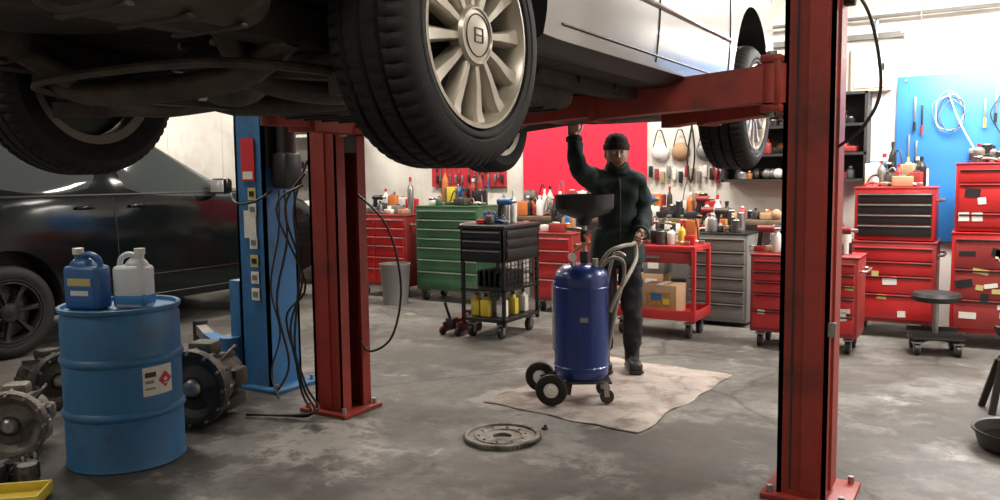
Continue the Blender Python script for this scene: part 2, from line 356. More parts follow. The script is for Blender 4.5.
def car(name, loc, D, base, paint, hub, R, rim, glassm, archr=.385, archz=None, lifted=False, al=None):
    root = empty(name, loc)
    st = D['st']; V = []; F = []; I = []
    def ring(s):
        y, hw, zb, belt, xt, zt, zc = s
        h = [(0,zb),(.90*hw,zb),(.975*hw,zb+.035),(hw,zb+.20),(hw,(zb+belt)*.55),(.965*hw,belt),(xt,zt),(xt*.72,zt*.35+zc*.65),(0,zc)]
        r = [(x,y,base+z) for x,z in h]
        r += [(-x,y,base+z) for x,z in h[-2:0:-1]]
        return r
    for s in st: V += ring(s)
    n = 16
    for i in range(len(st)-1):
        for j in range(n):
            k = (j+1) % n
            F.append((i*n+j, i*n+k, (i+1)*n+k, (i+1)*n+j))
            jj = j if j < 8 else 15-j
            m = 0
            if jj == 0: m = 2
            if jj == 1: m = 3
            if jj == 5 and (i,i+1) in D['side']: m = 1
            if jj in (6,7) and ((i,i+1) == D['front'] or (i,i+1) == D['rear']): m = 1
            I.append(m)
    F.append(tuple(range(n))); I.append(0); F.append(tuple((len(st)-1)*n+j for j in range(n))); I.append(0)
    me = bpy.data.meshes.new('body'); me.from_pydata(V, [], F)
    for m in (paint, glassm, grime, black): me.materials.append(m)
    me.polygons.foreach_set('material_index', I)
    bm = bmesh.new(); bm.from_mesh(me); bmesh.ops.recalc_face_normals(bm, faces=bm.faces[:]); bm.to_mesh(me); bm.free()
    ob = bpy.data.objects.new('body', me); bpy.context.collection.objects.link(ob)
    cl = me.attributes.new('crease_edge', 'FLOAT', 'EDGE')
    f_of = {}
    for p in me.polygons:
        for ek in p.edge_keys: f_of.setdefault(ek, []).append(p.material_index)
    for e in me.edges:
        ms = f_of.get(tuple(sorted(e.vertices)), [])
        if len(set(ms)) > 1: cl.data[e.index].value = .55
    sb = ob.modifiers.new('s', 'SUBSURF'); sb.levels = 2; sb.render_levels = 2
    evaluate(ob)
    hwm = max(s[1] for s in st); az = archz if archz else hub+.07
    cuts = []
    for y in (0, 2.8):
        for sx in (-1, 1):
            cb = MB('cut'); cb.mats = [paint, glassm, grime, black]
            cb.lathe([(0.0001,0),(archr,0),(archr,.32),(0.0001,.32)], black, (sx*(hwm-.26),y,az), (sx,0,0), 40)
            c = cb.make(); c.name = 'cutter'; cuts.append(c)
            md = ob.modifiers.new('b', 'BOOLEAN'); md.operation = 'DIFFERENCE'; md.object = c; md.solver = 'EXACT'
    evaluate(ob)
    for c in cuts: bpy.data.objects.remove(c)
    ob.data.polygons.foreach_set('use_smooth', [True]*len(ob.data.polygons)); ob.data.set_sharp_from_angle(angle=math.radians(40))
    ob.parent = root
    bm = bmesh.new(); bm.from_mesh(ob.data); bv = BVHTree.FromBMesh(bm)
    def surf(y, z, sx, off=.0):
        h = bv.ray_cast(Vector((sx*2, y, base+z)), Vector((-sx,0,0)))
        return (h[0]+Vector((sx*off,0,0))) if h[0] else None
    t = MB('trim')
    def line(pts, r, mat, sx, off=0):
        P = [surf(y,z,sx,off) for y,z in pts]; P = [p for p in P if p is not None]
        if len(P) > 2: t.tube(P, r, mat, 6, 2)
    belt = st[6][3]
    for sx in (-1,1):
        sy = 1.315 if D is SEDAN else .95
        line([(sy, .06+i*(belt-.08)/10) for i in range(11)], .005, black, sx)
        line([(2.30, .08+i*(belt-.12)/10) for i in range(11)], .005, black, sx)
        y0 = .50 if D is SEDAN else -.25
        line([(y0, .42+i*(belt-.46)/8) for i in range(9)], .005, black, sx)
        line([(y0+(2.30-y0)*i/16, .085) for i in range(17)], .005, black, sx)
        line([(.5+(1.8)*i/14, .27) for i in range(15)], .010, paint, sx, .002)
        line([(y0+(2.45-y0)*i/14, belt+.005) for i in range(15)], .009, steel if D is SEDAN else black, sx)
        for hy in (sy-.28, sy+.85 if D is SEDAN else sy+.22):
            p = surf(hy, belt-.10, sx)
            if p: t.box(p+Vector((sx*.022,0,0)), (.018,.17,.028), paint, bev=.008); t.box(p+Vector((sx*.008,.07,0)), (.03,.02,.02), paint); t.box(p+Vector((sx*.008,-.07,0)), (.03,.02,.02), paint)
        mp = surf(2.05, belt-.01, sx)
        if mp:
            t.box(mp+Vector((sx*.12,.0,.07)), (.22,.11,.15), paint, bev=.035, seg=3); t.box(mp+Vector((sx*.03,.02,.03)), (.10,.05,.03), black)
            t.box(mp+Vector((sx*.12,-.056,.07)), (.18,.01,.12), lampglass, bev=.004)
        hp = surf(3.50, belt-.20, sx)
        if hp: t.sphere(hp-Vector((sx*.03,0,0)), .12, lampglass, 16, (.5,1.3,.6))
        rp = surf(-.93, belt-.14, sx)
        if rp: t.sphere(rp-Vector((sx*.02,0,0)), .12, taillight, 16, (.5,.9,1.0))
    if D is SUVD:
        for sx in (-1,1): t.tube([(sx*.66,-.7,base+1.56),(sx*.68,-.5,base+1.62),(sx*.69,.5,base+1.64),(sx*.67,1.3,base+1.60),(sx*.66,1.5,base+1.55)], .018, black, 8, 4)
    bm.free()
    t.make(parent=root)
    for y in (0,2.8):
        for sx in (-1,1):
            wb = MB('wheel'); wheel(wb, (0,0,0), sx, R, rim, .225, 12 if D is SEDAN else 7, hi=lifted, al=al)
            wb.make((sx*(.79 if D is SEDAN else .81), y, hub), parent=root)
    return root

CX, CY = -2.02, 1.77
lifted = car('silver_sedan_car', (CX,CY,0), SEDAN, 1.77, silver, 1.75, .33, .228, glass, .40, 1.88, True)
car('dark_suv_car', (-7.50,3.48,0), SUVD, .27, suvpaint, .37, .37, .24, glass, .42, .44, al=rimblack)
car('grey_suv_car', (-11.2,3.9,0), SUVD, .22, greypaint, .37, .37, .24, glass2, .42, .40)

# underbody
u = MB('underbody')
Z = 1.765
for i in range(7): u.box((0,.75+i*.34,Z-.005), (1.36,.05,.03), grime, bev=.01)
for sx in (-1,1):
    u.beam((sx*.62,.5,Z-.015), (sx*.62,3.0,Z-.015), .09, .05, grime)
    u.beam((sx*.50,-.85,Z+.02), (sx*.50,.6,Z-.01), .09, .09, grime)
    u.beam((sx*.30,-.22,1.69), (sx*.64,-.06,1.67), .05, .04, grime2, .07, .05)
    u.beam((sx*.30,.22,1.68), (sx*.64,.05,1.66), .13, .035, grime2, .08, .05)
    u.beam((sx*.55,.75,1.73), (sx*.64,.03,1.70), .06, .07, grime2)
    u.cyl((sx*.60,0,1.75), (sx*.71,0,1.75), .075, grime2)
    u.box((sx*.64,0,1.76), (.09,.12,.26), grime2, bev=.03)
    u.cyl((sx*.12,0,1.75), (sx*.68,0,1.75), .017, grime2)
    u.sphere((sx*.17,0,1.75), .05, black, 12); u.sphere((sx*.56,0,1.75), .045, black, 12)
    hel = [(sx*.47+.058*math.cos(a*.6), .13+.058*math.sin(a*.6), 1.69+.24*a/44) for a in range(45)]
    u.tube(hel, .009, grime2, 6, 1)
    u.cyl((sx*.60,-.17,1.66), (sx*.58,-.14,2.0), .025, black)
    u.beam((sx*.60,-.2,1.63), (sx*.60,.1,1.65), .04, .05, grime2)
    u.box((sx*.48,-.62,1.82), (.30,.46,.17), grime2, bev=.07, seg=4)
    u.tube([(sx*.50,-.82,1.81),(sx*.52,-.92,1.82),(sx*.54,-1.03,1.86)], .03, steel, 12, 3)
    u.tube([(sx*.08,.72,1.71),(sx*.10,.45,1.70),(sx*.36,.34,1.69),(sx*.40,.02,1.64),(sx*.34,-.22,1.67),(sx*.44,-.42,1.79)], .034, grime2, 12, 5)
    u.box((sx*.42,.95,1.72), (.36,.50,.13), grime, bev=.05, seg=3)
    for k in range(4): u.box((sx*.42,.78+.11*k,1.652), (.28,.025,.012), grime, bev=.004)
    for k in range(3): u.box((sx*.48,-.76+.14*k,1.735), (.24,.02,.012), grime2, bev=.004)
u.tube([(-.52,-.27,1.75),(-.30,-.27,1.66),(.30,-.27,1.66),(.52,-.27,1.75)], .038, grime2, 10, 4)
u.tube([(-.52,.30,1.75),(-.30,.27,1.66),(.30,.27,1.66),(.52,.30,1.75)], .038, grime2, 10, 4)
u.beam((-.29,-.27,1.67), (-.29,.27,1.67), .06, .06, grime2); u.beam((.29,-.27,1.67), (.29,.27,1.67), .06, .06, grime2)
u.sphere((0,0,1.73), .13, castdark, 20, (1,1.05,.85)); u.cyl((0,.08,1.73), (0,.26,1.73), .07, castdark, .05)
for i in range(8):
    a = i*math.pi/4; u.cyl((.10*math.cos(a),-.13,1.73+.09*math.sin(a)), (.10*math.cos(a),-.10,1.73+.09*math.sin(a)), .010, steel, seg=8)
u.cyl((0,.26,1.72), (0,2.6,1.72), .032, grime2)
u.box((0,1.45,1.72), (.34,.06,.05), grime2, bev=.01); u.cyl((0,1.42,1.72),(0,1.48,1.72), .06, black)
u.tube([(.13,.72,1.71),(.14,1.4,1.72),(.12,2.1,1.72),(.0,2.7,1.72)], .03, grime2, 10, 4)
u.tube([(-.13,.72,1.71),(-.14,1.4,1.72),(-.12,2.1,1.72),(.0,2.7,1.72)], .03, grime2, 10, 4)
u.box((.0,1.98,1.72), (.36,.30,.07), grime2, bev=.03, seg=3)
u.tube([(-.7,.35,1.72),(-.68,1.2,1.74),(-.66,2.4,1.74)], .008, steel, 6, 3); u.tube([(-.66,.35,1.72),(-.64,1.2,1.735),(-.62,2.4,1.735)], .006, grime2, 6, 3)
u.tube([(-.62,.1,1.66),(-.45,-.35,1.68),(0,-.40,1.69),(.45,-.35,1.68),(.62,.1,1.66)], .013, grime2, 8, 5)
u.lathe([(.001,-.02),(.27,-.02),(.30,.0),(.31,.14)], grime, (0,-.62,1.82), (0,0,1), 32)
u.box((0,-.90,1.95), (1.2,.06,.12), black, bev=.02)
u.box((.1,2.85,1.79), (.52,.40,.16), castdark, bev=.05, seg=3); u.box((-.25,2.85,1.80), (.36,.34,.16), castdark, bev=.06, seg=3)
u.cyl((.1,2.75,1.70),(.1,2.75,1.72), .014, steel, seg=6)
u.box((0,3.25,1.77), (1.0,.09,.07), grime, bev=.02); u.box((0,2.5,1.75), (1.0,.09,.06), grime, bev=.02)
for sx in (-1,1):
    u.beam((sx*.42,2.62,1.74), (sx*.66,2.8,1.68), .12, .035, grime2, .06, .05); u.beam((sx*.42,3.15,1.74), (sx*.66,2.82,1.68), .06, .04, grime2)
    u.box((sx*.64,2.8,1.77), (.08,.11,.22), grime2, bev=.03); u.cyl((sx*.3,2.8,1.76), (sx*.7,2.8,1.75), .016, grime2)
    u.cyl((sx*.60,2.8,1.84), (sx*.56,2.78,2.1), .028, black)
u.make(parent=lifted)

# ------------------------------------------------------------------ two post lift (red)
def column(mb, x, y, sgn, mat, h=3.55, wp=.25, wq=.27, t=.02, lip=.07, bw=.42, bd=.36):
    mb.box((x-sgn*(wp/2-t/2), y, h/2), (t,wq,h), mat)
    mb.box((x, y-wq/2+t/2, h/2), (wp,t,h), mat); mb.box((x, y+wq/2-t/2, h/2), (wp,t,h), mat)
    mb.box((x+sgn*(wp/2-t/2), y-wq/2+lip/2, h/2), (t,lip,h), mat); mb.box((x+sgn*(wp/2-t/2), y+wq/2-lip/2, h/2), (t,lip,h), mat)
    mb.box((x-sgn*(wp/2-t-.004), y, h/2), (.006,wq-2*t,h), red_dark)  # thin dark sheet along the back of the open channel
    mb.box((x-sgn*.02, y, .012), (bw,bd,.024), mat, bev=.004)
    for dx in (-bw*.4,bw*.4):
        for dy in (-bd*.4,bd*.4):
            mb.cyl((x-sgn*.02+dx,y+dy,.02),(x-sgn*.02+dx,y+dy,.055), .014, steel, seg=6)
    mb.box((x,y,h+.01), (wp+.04,wq+.04,.02), mat)
    mb.cyl((x,y,.03), (x,y,2.0), .034, blackmetal); mb.cyl((x,y,2.0), (x,y,3.0), .02, steel)
    for s in (-1,1): mb.box((x-sgn*.05,y+s*.07,1.8), (.012,.03,3.3), grime2)
lift = MB('two_post_car_lift')
PY = 3.675; PR = -.655; PL = -3.325; WP = .20
column(lift, PR, PY, -1, red_lift, wp=WP, wq=.25, bw=.36, bd=.34); column(lift, PL, PY, 1, red_lift, wp=.22, wq=.25, bw=.36, bd=.34)
lift.box((PR-.045,PY-.128,1.75), (.008,.006,3.4), red_dark); lift.box((PR+.035,PY-.132,1.75), (.07,.014,3.4), red_lift)  # dark strip drawn as a groove, next to a raised red one
lift.box((PR+.105,PY,1.75), (.012,.14,3.4), red_lift)
lift.box((PL-.02,PY-.130,1.75), (.09,.012,3.4), red_lift)
lift.beam((PL,PY,3.62), (PR,PY,3.62), .12, .10, red_lift)
for px, sg in ((PR,-1),(PL,1)):
    lift.box((px+sg*.06,PY,1.85), (.10,.12,.62), red_dark, bev=.01)
    lift.box((px+sg*.145,PY,1.865), (.09,.34,.035), red_lift, bev=.01); lift.box((px+sg*.145,PY,1.665), (.09,.34,.035), red_lift, bev=.01)
    lift.box((px+sg*.12,PY,1.765), (.03,.34,.20), red_lift, bev=.006)
    for dy in (-.11,.11): lift.cyl((px+sg*.155,PY+dy,1.63),(px+sg*.155,PY+dy,1.90), .022, steel)
def arm(x0,y0,x1,y1,z0=1.735,z1=1.68):
    a = Vector((x0,y0,z0)); c = Vector((x1,y1,z1)); m = a.lerp(c,.62)
    lift.beam(a, m, .12, .150, red_lift, .12, .13); lift.beam(a.lerp(c,.5), c, .095, .10, red_lift)
    lift.beam(m-(c-a).normalized()*.01, m+(c-a).normalized()*.03, .135, .145, red_lift)
    lift.cyl(a+Vector((0,0,-.08)), a+Vector((0,0,.08)), .066, red_lift)
    lift.cyl(c+Vector((0,0,-.05)), c+Vector((0,0,.03)), .05, red_lift); lift.cyl(c+Vector((0,0,.0)), c+Vector((0,0,.06)), .028, steel)
    lift.cyl(c+Vector((0,0,.045)), c+Vector((0,0,.075)), .055, rubber)
arm(-.81,3.565,-2.02,3.42,1.765,1.680)
arm(-.81,3.785,-1.40,4.02,1.73,1.68)
arm(-3.17,3.565,-2.72,2.60,1.72,1.68)
arm(-3.17,3.785,-2.62,4.30,1.72,1.68)
lift.tube([(PR+.11,PY-.05,2.10),(PR+.18,PY-.12,2.08),(PR+.235,PY-.12,1.95),(PR+.265,PY-.12,1.72),(PR+.21,PY-.12,1.58),(PR+.11,PY-.08,1.50)], .007, black, 8, 6)
lift.box((PR+.13,PY-.02,2.12), (.05,.06,.10), black, bev=.01)
lift.box((PR+.11,PY-.12,.75), (.03,.02,.06), steel)
for k in range(3):
    o = .035*k
    lift.tube([(PL-.10,PY-.14-.02*k,1.50-.07*k),(PL-.17-o,PY-.19-o,1.22),(PL-.13+.6*o,PY-.2,.88-.05*k),(PL-.17-.9*o,PY-.22,.45+.06*k),(PL-.11+.5*o,PY-.24,.16+.02*k),(PL-.0+.5*o,PY-.28,.04+.01*k),(PL-.20-.1*k,PY-.30-.05*k,.012)], .007, black, 6, 6)
lift.tube([(PL+.11,PY+.05,1.30),(PL+.24,PY+.16,1.10),(PL+.30,PY+.2,.75),(PL+.26,PY+.16,.45),(PL+.14,PY+.10,.35),(PL+.10,PY+.05,.42)], .007, black, 6, 6)
lift.make()

# blue lift column
bl = MB('blue_lift_column')
bx, by = -4.17, 3.91
column(bl, 0, 0, -1, blue_lift, 3.4, .26, .28, bw=.46, bd=.40)
bl.box((.0,-.148,1.10), (.11,.006,.18), paper); bl.box((0,-.148,1.52), (.12,.008,.28), labelred); bl.box((0,-.153,1.42), (.09,.004,.05), paper)
for i, z in enumerate((1.30,1.20,.98,.86,.75,.64)):
    bl.box((.03,-.152,z), (.07,.004,.08), paper if i % 3 else labelyel); bl.box((.03,-.155,z), (.045,.003,.035), black if i % 3 == 0 else greyc)
bl.box((.145,-.02,1.62), (.02,.2,.3), blackmetal)
bl.box((.22,-.02,1.45), (.14,.16,.24), blackmetal, bev=.03); bl.cyl((.22,-.02,1.56),(.22,-.02,1.76), .065, blackmetal)
bl.tube([(.22,-.05,1.32),(.28,-.10,1.0),(.22,-.15,.6),(.28,-.12,.2),(.24,-.2,.02)], .008, black, 6, 6)
bl.tube([(.20,-.08,1.32),(.25,-.14,1.05),(.18,-.16,.7),(.24,-.15,.4),(.20,-.2,.15),(.34,-.28,.015)], .006, black, 6, 6)
bl.tube([(.16,-.1,1.32),(.10,-.20,1.25),(-.06,-.20,1.24),(-.14,-.18,1.3)], .008, black, 6, 6)
bl.beam((-.2,-.18,.22), (-1.05,.35,.15), .12, .12, blue_lift, .10, .10); bl.beam((-1.05,.35,.15),(-1.5,.62,.15), .08,.08, steel)
bl.cyl((-1.5,.62,.05),(-1.5,.62,.22), .06, blackmetal); bl.cyl((-.2,-.18,.10),(-.2,-.18,.34), .07, blue_lift)
bl.box((-.18,0,.42), (.1,.30,.6), blue_lift, bev=.01)
bl.beam((-.15,.05,.12),(-.6,.45,.05), .10,.08, blue_lift)
bl.make((bx,by,0))

# ------------------------------------------------------------------ drum with jugs
d = MB('oil_drum'); h = .79; r = .276
prof = [(.001,.012),(r-.02,.012),(r-.004,0),(r+.004,.008),(r,.02)]
for hz in (.27,.53): prof += [(r,hz-.022),(r+.010,hz-.010),(r+.012,hz),(r+.010,hz+.010),(r,hz+.022)]
prof += [(r,h-.06),(r-.006,h-.045),(r-.006,h-.03),(r+.006,h-.022),(r+.008,h-.004),(r+.002,h),(r-.010,h-.004),(r-.016,h-.022),(.001,h-.022)]
d.lathe(prof, drumblue, seg=64)
d.cyl((.17,-.05,h-.024),(.17,-.05,h-.008), .035, blackmetal); d.cyl((-.2,.08,h-.024),(-.2,.08,h-.010), .022, blackmetal)
def curved(mb, rr, a0, a1, z0, z1, mat, n=8):
    V = []; F = []
    for i in range(n+1):
        a = a0+(a1-a0)*i/n
        V += [(rr*math.cos(a),rr*math.sin(a),z0),(rr*math.cos(a),rr*math.sin(a),z1)]
    for i in range(n): F.append((2*i,2*i+2,2*i+3,2*i+1))
    mb.add(V, F, mat)
A = math.radians(-5)
curved(d, r+.0025, A, A+.58, .36, .50, paper)
curved(d, r+.0035, A+.04, A+.24, .45, .475, black, 4); curved(d, r+.0035, A+.04, A+.20, .42, .435, greyc, 4); curved(d, r+.0035, A+.04, A+.22, .39, .40, greyc, 4)
ac = A+.42
def diamond(rr, s, mat):
    V = [(rr*math.cos(ac+da*s),rr*math.sin(ac+da*s),.43+dz*s) for da,dz in ((0,-.060),(.215,0),(0,.060),(-.215,0))] + [(rr*1.001*math.cos(ac),rr*1.001*math.sin(ac),.43)]
    d.add(V, [(0,1,4),(1,2,4),(2,3,4),(3,0,4)], mat)
diamond(r+.005, .68, labelred); diamond(r+.0065, .20, white)
curved(d, r+.0075, ac-.05, ac+.05, .408, .413, white, 2)
DX = bay(-1.905,4.06)
d.make((DX.x,DX.y,0), rz=math.radians(-12))
def jug(name, loc, rz, body, capm, label=None, w=.19, dd=.11, h=.29, fluid=None):
    j = MB(name)
    j.box((0,0,h*.36), (w,dd,h*.72), body, bev=.022, seg=3)
    if fluid: j.box((0,0,h*.15), (w+.002,dd+.002,h*.26), fluid, bev=.02, seg=3)
    j.box((-.02,0,h*.76), (w*.72,dd*.8,h*.16), body, bev=.03, seg=3, taper=.6)
    j.cyl((-w*.22,0,h*.78),(-w*.22,0,h*.92), .020, body); j.cyl((-w*.22,0,h*.90),(-w*.22,0,h), .026, capm)
    j.tube([(-w*.12,0,h*.86),(w*.12,0,h*.90),(w*.36,0,h*.82),(w*.42,0,h*.62)], .014, body, 10, 5)
    if label:
        j.box((0,-dd/2-.001,h*.36), (w*.78,.003,h*.42), label); j.box((0,-dd/2-.003,h*.46), (w*.66,.003,h*.12), labelyel); j.box((0,-dd/2-.003,h*.28), (w*.5,.003,h*.08), white)
    return j.make(loc, rz)
p = bay(-2.035,4.01); jug('oil_jug', (p.x,p.y,.769), YAW-.25, napablue, white, napablue, w=.20, h=.30)
p = bay(-1.815,4.03); jug('washer_fluid_jug', (p.x,p.y,.769), YAW-.1+math.pi, milky, white, None, w=.17, h=.295, fluid=washblue)

# ------------------------------------------------------------------ transmissions and scrap
def transmission(name, loc, rz, s=1.0, cm=castal):
    t = MB(name); R = .20*s
    t.lathe([(.055*s,-.015),(.06*s,.0),(R*.62,.02),(R*.8,.0),(R*.86,-.03),(R,-.03),(R*1.02,-.01),(R*1.02,.02),(R*.93,.03),(R*.78,.14*s),(R*.66,.22*s),(R*.60,.34*s),(.10*s,.36*s),(.001,.36*s)], cm, (0,0,R*1.03), (0,1,0), 36)
    t.lathe([(.001,-.03),(.03*s,-.03),(.05*s,-.015),(.06*s,.02)], steel, (0,0,R*1.03), (0,1,0), 24)
    for i in range(12):
        a = i*math.pi/6; c = Vector((R*.95*math.cos(a),-.04,R*1.03+R*.95*math.sin(a)))
        t.cyl(c, c+Vector((0,.10,0)), .014*s, cm, seg=10); t.cyl(c-Vector((0,.012,0)), c, .009*s, steel, seg=6)
        if i % 2 == 0:
            a2 = Vector((R*.9*math.cos(a),.03,R*1.03+R*.9*math.sin(a))); b2 = Vector((R*.62*math.cos(a),.34*s,R*1.03+R*.62*math.sin(a)))
            t.beam(a2, b2, .012, .03, cm)
    t.box((0,.22*s,R*.38), (R*1.3,.24*s,.07*s), blackmetal, bev=.02)
    t.cyl((0,.34*s,R*1.03),(0,.44*s,R*1.03), .055*s, cm, .04*s); t.cyl((0,.44*s,R*1.03),(0,.48*s,R*1.03), .022*s, steel)
    t.box((R*.6,.22*s,R*1.1), (.10*s,.14*s,.10*s), cm, bev=.02); t.box((-R*.55,.18*s,R*1.4), (.08*s,.10*s,.07*s), blackmetal, bev=.02)
    t.box((.0,.14*s,R*1.95), (.14*s,.12*s,.08*s), cm, bev=.02)
    t.tube([(R*.5,.1*s,R*1.6),(R*.7,.2*s,R*1.95),(R*.4,.32*s,R*1.7)], .010, black, 6, 4)
    return t.make(loc, rz)
p = bay(-1.75,4.55); transmission('transmission', (p.x,p.y,0), YAW+math.radians(-10), 1.08, castdark)
p = bay(-2.47,4.02); transmission('transmission', (p.x,p.y,0), YAW+math.radians(12), .86, castal)
p = bay(-2.72,4.95); transmission('transmission', (p.x,p.y,0), YAW+math.radians(60), .85, castdark)
p = bay(-2.15,3.45)
y = MB('yellow_tray'); y.box((0,0,.02),(.30,.2,.012),yellow,bev=.005)
for sx in (-1,1): y.box((sx*.145,0,.04),(.012,.2,.05),yellow,bev=.004); y.box((0,sx*.095,.04),(.30,.012,.05),yellow,bev=.004)
y.box((0,0,.008),(.2,.12,.016),yellow); y.make((p.x,p.y,0), YAW+.2)
s = MB('scrap_engine_parts')
for i in range(9):
    x = rnd.uniform(-.11,.11); yy = rnd.uniform(-.08,.08); k = rnd.choice((0,1,2))
    if k == 0: s.cyl((x,yy,0),(x,yy,rnd.uniform(.04,.12)), rnd.uniform(.03,.05), rnd.choice((castal,blackmetal,steel)), seg=16)
    elif k == 1: s.box((x,yy,.045),(rnd.uniform(.06,.12),rnd.uniform(.05,.1),.09), castdark, (0,0,rnd.uniform(0,3)), bev=.015)
    else: s.tube([(x,yy,.015),(x+.06,yy+.05,.10),(x+.10,yy-.04,.015)], .012, black, 6, 4)
p = bay(-2.28,3.76); s.make((p.x,p.y,0), YAW)

f = MB('flywheel_disc')
f.lathe([(.05,.004),(.05,.016),(.065,.020),(.075,.016),(.10,.014),(.105,.022),(.145,.022),(.150,.014),(.178,.016),(.182,.026),(.200,.026),(.203,.020),(.203,.002),(.05,.002)], castal, seg=72)
for i in range(10):
    a = i*math.pi/5; f.cyl((.125*math.cos(a),.125*math.sin(a),.018),(.125*math.cos(a),.125*math.sin(a),.026), .008, castdark, seg=8)
for i in range(60):
    a = i*math.pi/30; f.box((.205*math.cos(a),.205*math.sin(a),.013),(.008,.006,.018), castal, (0,0,a))
p = bay(0.0,4.27); f.make((p.x,p.y,0))
f = MB('metal_bolt')
f.cyl((0,0,0),(0,0,.012), .018, castdark, seg=6); f.cyl((0,0,.008),(.006,0,.026), .009, castdark, seg=8)
p = bay(.235,4.42); f.make((p.x,p.y,0))

# drop cloth
c = MB('drop_cloth'); nx, ny = 60, 76; V = []; F = []
co = [Vector((-2.66,4.20,0)),Vector((-1.60,4.08,0)),Vector((-1.50,5.60,0)),Vector((-2.62,5.74,0))]
for j in range(ny+1):
    for i in range(nx+1):
        a = i/nx; bq = j/ny
        P = co[0].lerp(co[1],a).lerp(co[3].lerp(co[2],a),bq)
        e = mnoise.noise(Vector((a*5,bq*5,0)))*.045
        edge = min(a,1-a,bq,1-bq)
        wr = 1-abs(mnoise.noise(P*2.6))*5
        zz = .003+.005*abs(mnoise.noise(P*6))+.014*max(0,wr)*min(1,edge*10+.3)
        for fx, fy in ((-2.17,4.57),(-2.26,5.40)):   # pressed flat where the drainer and boots stand
            dd_ = math.hypot(P.x-fx,P.y-fy); zz = min(zz, .004+max(0,dd_-.32)*.08)
        V.append((P.x+e, P.y+mnoise.noise(Vector((a*4,bq*4,5)))*.045, zz))
for j in range(ny):
    for i in range(nx): k = j*(nx+1)+i; F.append((k,k+1,k+nx+2,k+nx+1))
c.add(V, F, clothmat); co_ = c.make(ang=80)
md = co_.modifiers.new('so','SOLIDIFY'); md.thickness = .002; md.offset = 1

# ------------------------------------------------------------------ waste oil drainer
w = MB('waste_oil_drainer')
w.lathe([(.001,.125),(.10,.125),(.150,.14),(.166,.165),(.168,.20),(.168,.21),(.172,.215),(.168,.22),(.168,.70),(.172,.705),(.168,.71),(.168,.76),(.155,.80),(.11,.835),(.05,.85),(.001,.85)], drainblue, seg=48)
for a in (.6,2.2,4.0): w.beam((.12*math.cos(a),.12*math.sin(a),.15),(.15*math.cos(a),.15*math.sin(a),.05), .04,.01, blackmetal)
w.beam((-.12,-.13,.14),(-.19,-.18,.10), .05,.03, blackmetal); w.beam((-.14,.10,.14),(-.24,.14,.10), .05,.03, blackmetal)
axd = Vector((-.22,-.97,0)).normalized()
for c0 in (Vector((-.20,-.18,.098)), Vector((-.25,.16,.098))):
    w.lathe([(.045,-.022),(.080,-.026),(.094,-.018),(.098,0),(.094,.018),(.080,.026),(.045,.022)], rubber, c0, axd, 36)
    w.lathe([(.001,-.02),(.045,-.02),(.050,0),(.045,.02),(.03,.022),(.022,.034),(.001,.034)], white, c0, axd, 24)
w.tube([(-.20,-.18,.098),(-.25,.16,.098)], .010, steel, 8, 1)
for sx in (-1,1):
    cc = Vector((.14,sx*.10-.04,.045)); w.cyl(cc-Vector((.0,.015,0)), cc+Vector((0,.015,0)), .043, black); w.beam(cc+Vector((0,.02,.0)),cc+Vector((-.01,.02,.09)),.03,.004,steel); w.beam(cc+Vector((0,-.02,.0)),cc+Vector((-.01,-.02,.09)),.03,.004,steel)
w.box((.02,-.03,.13), (.30,.26,.015), blackmetal, bev=.004)
w.cyl((.02,0,.84),(.02,0,1.18), .016, steel); w.cyl((.02,0,.84),(.02,0,.92), .028, blackmetal); w.cyl((.02,0,.98),(.02,0,1.05), .024, blackmetal)
w.lathe([(.02,1.09),(.03,1.12),(.05,1.135),(.14,1.165),(.165,1.19),(.175,1.27),(.182,1.27),(.178,1.185),(.15,1.155),(.05,1.12),(.03,1.08)], blackmetal, (.02,0,0), seg=40)
w.cyl((.07,0,1.04),(-.10,-.01,1.06), .010, steel); w.tube([(-.04,-.05,.83),(-.05,-.06,.92),(.03,-.07,.98),(.02,-.02,1.02)], .010, orange, 8, 5)
w.cyl((-.06,-.06,.82),(-.06,-.06,.88), .014, steel); w.cyl((-.06,-.075,.89),(-.06,-.05,.89), .026, white); w.cyl((.08,-.06,.80),(.08,-.06,.88), .02, steel)
w.tube([(.15,.06,.62),(.20,.06,.86),(.24,.06,.90),(.28,.06,.88)], .012, steel, 10, 5)
w.tube([(.10,-.06,.83),(.16,-.08,.92),(.25,-.02,.95),(.34,.20,.94),(.395,.38,.93),(.39,.30,.84),(.30,.05,.76),(.22,-.04,.66),(.17,-.05,.55)], .013, hosegrey, 10, 6)
w.tube([(.12,-.02,.82),(.18,-.05,.88),(.25,-.04,.86),(.26,-.02,.76),(.22,-.02,.6),(.185,.0,.40),(.16,.02,.25)], .012, hosegrey, 10, 6)
w.box((.0,-.169,.52), (.05,.004,.03), greyc)
w.tube([(-.165,-.03,.30),(-.178,-.03,.32),(-.178,-.03,.72),(-.165,-.03,.74)], .006, milky, 8, 1)
p = bay(.50,5.03); w.make((p.x,p.y,.008), YAW)

# ------------------------------------------------------------------ mechanic
man_p = bay(.83,5.78); man = empty('mechanic_man', (man_p.x, man_p.y, .012), YAW)
J = [((0,0,.86),.180,.145),((0,.0,1.04),.180,.140),((0,.0,1.22),.185,.140),((0,-.005,1.35),.125,.10),((0,-.015,1.44),.060,.060),
     ((-.165,0,1.345),.092,.088),((-.285,-.15,1.42),.078,.074),((-.310,-.09,1.645),.052,.052),
     ((.145,0,1.330),.090,.088),((.188,.0,1.09),.076,.072),((.130,-.21,.985),.052,.050),
     ((-.085,0,.78),.105,.11),((-.095,-.03,.46),.078,.080),((-.100,.02,.10),.064,.066),
     ((.080,0,.78),.105,.11),((.10,-.05,.46),.078,.080),((.11,.0,.10),.064,.066)]
E = [(0,1),(1,2),(2,3),(3,4),(3,5),(5,6),(6,7),(3,8),(8,9),(9,10),(0,11),(11,12),(12,13),(0,14),(14,15),(15,16)]
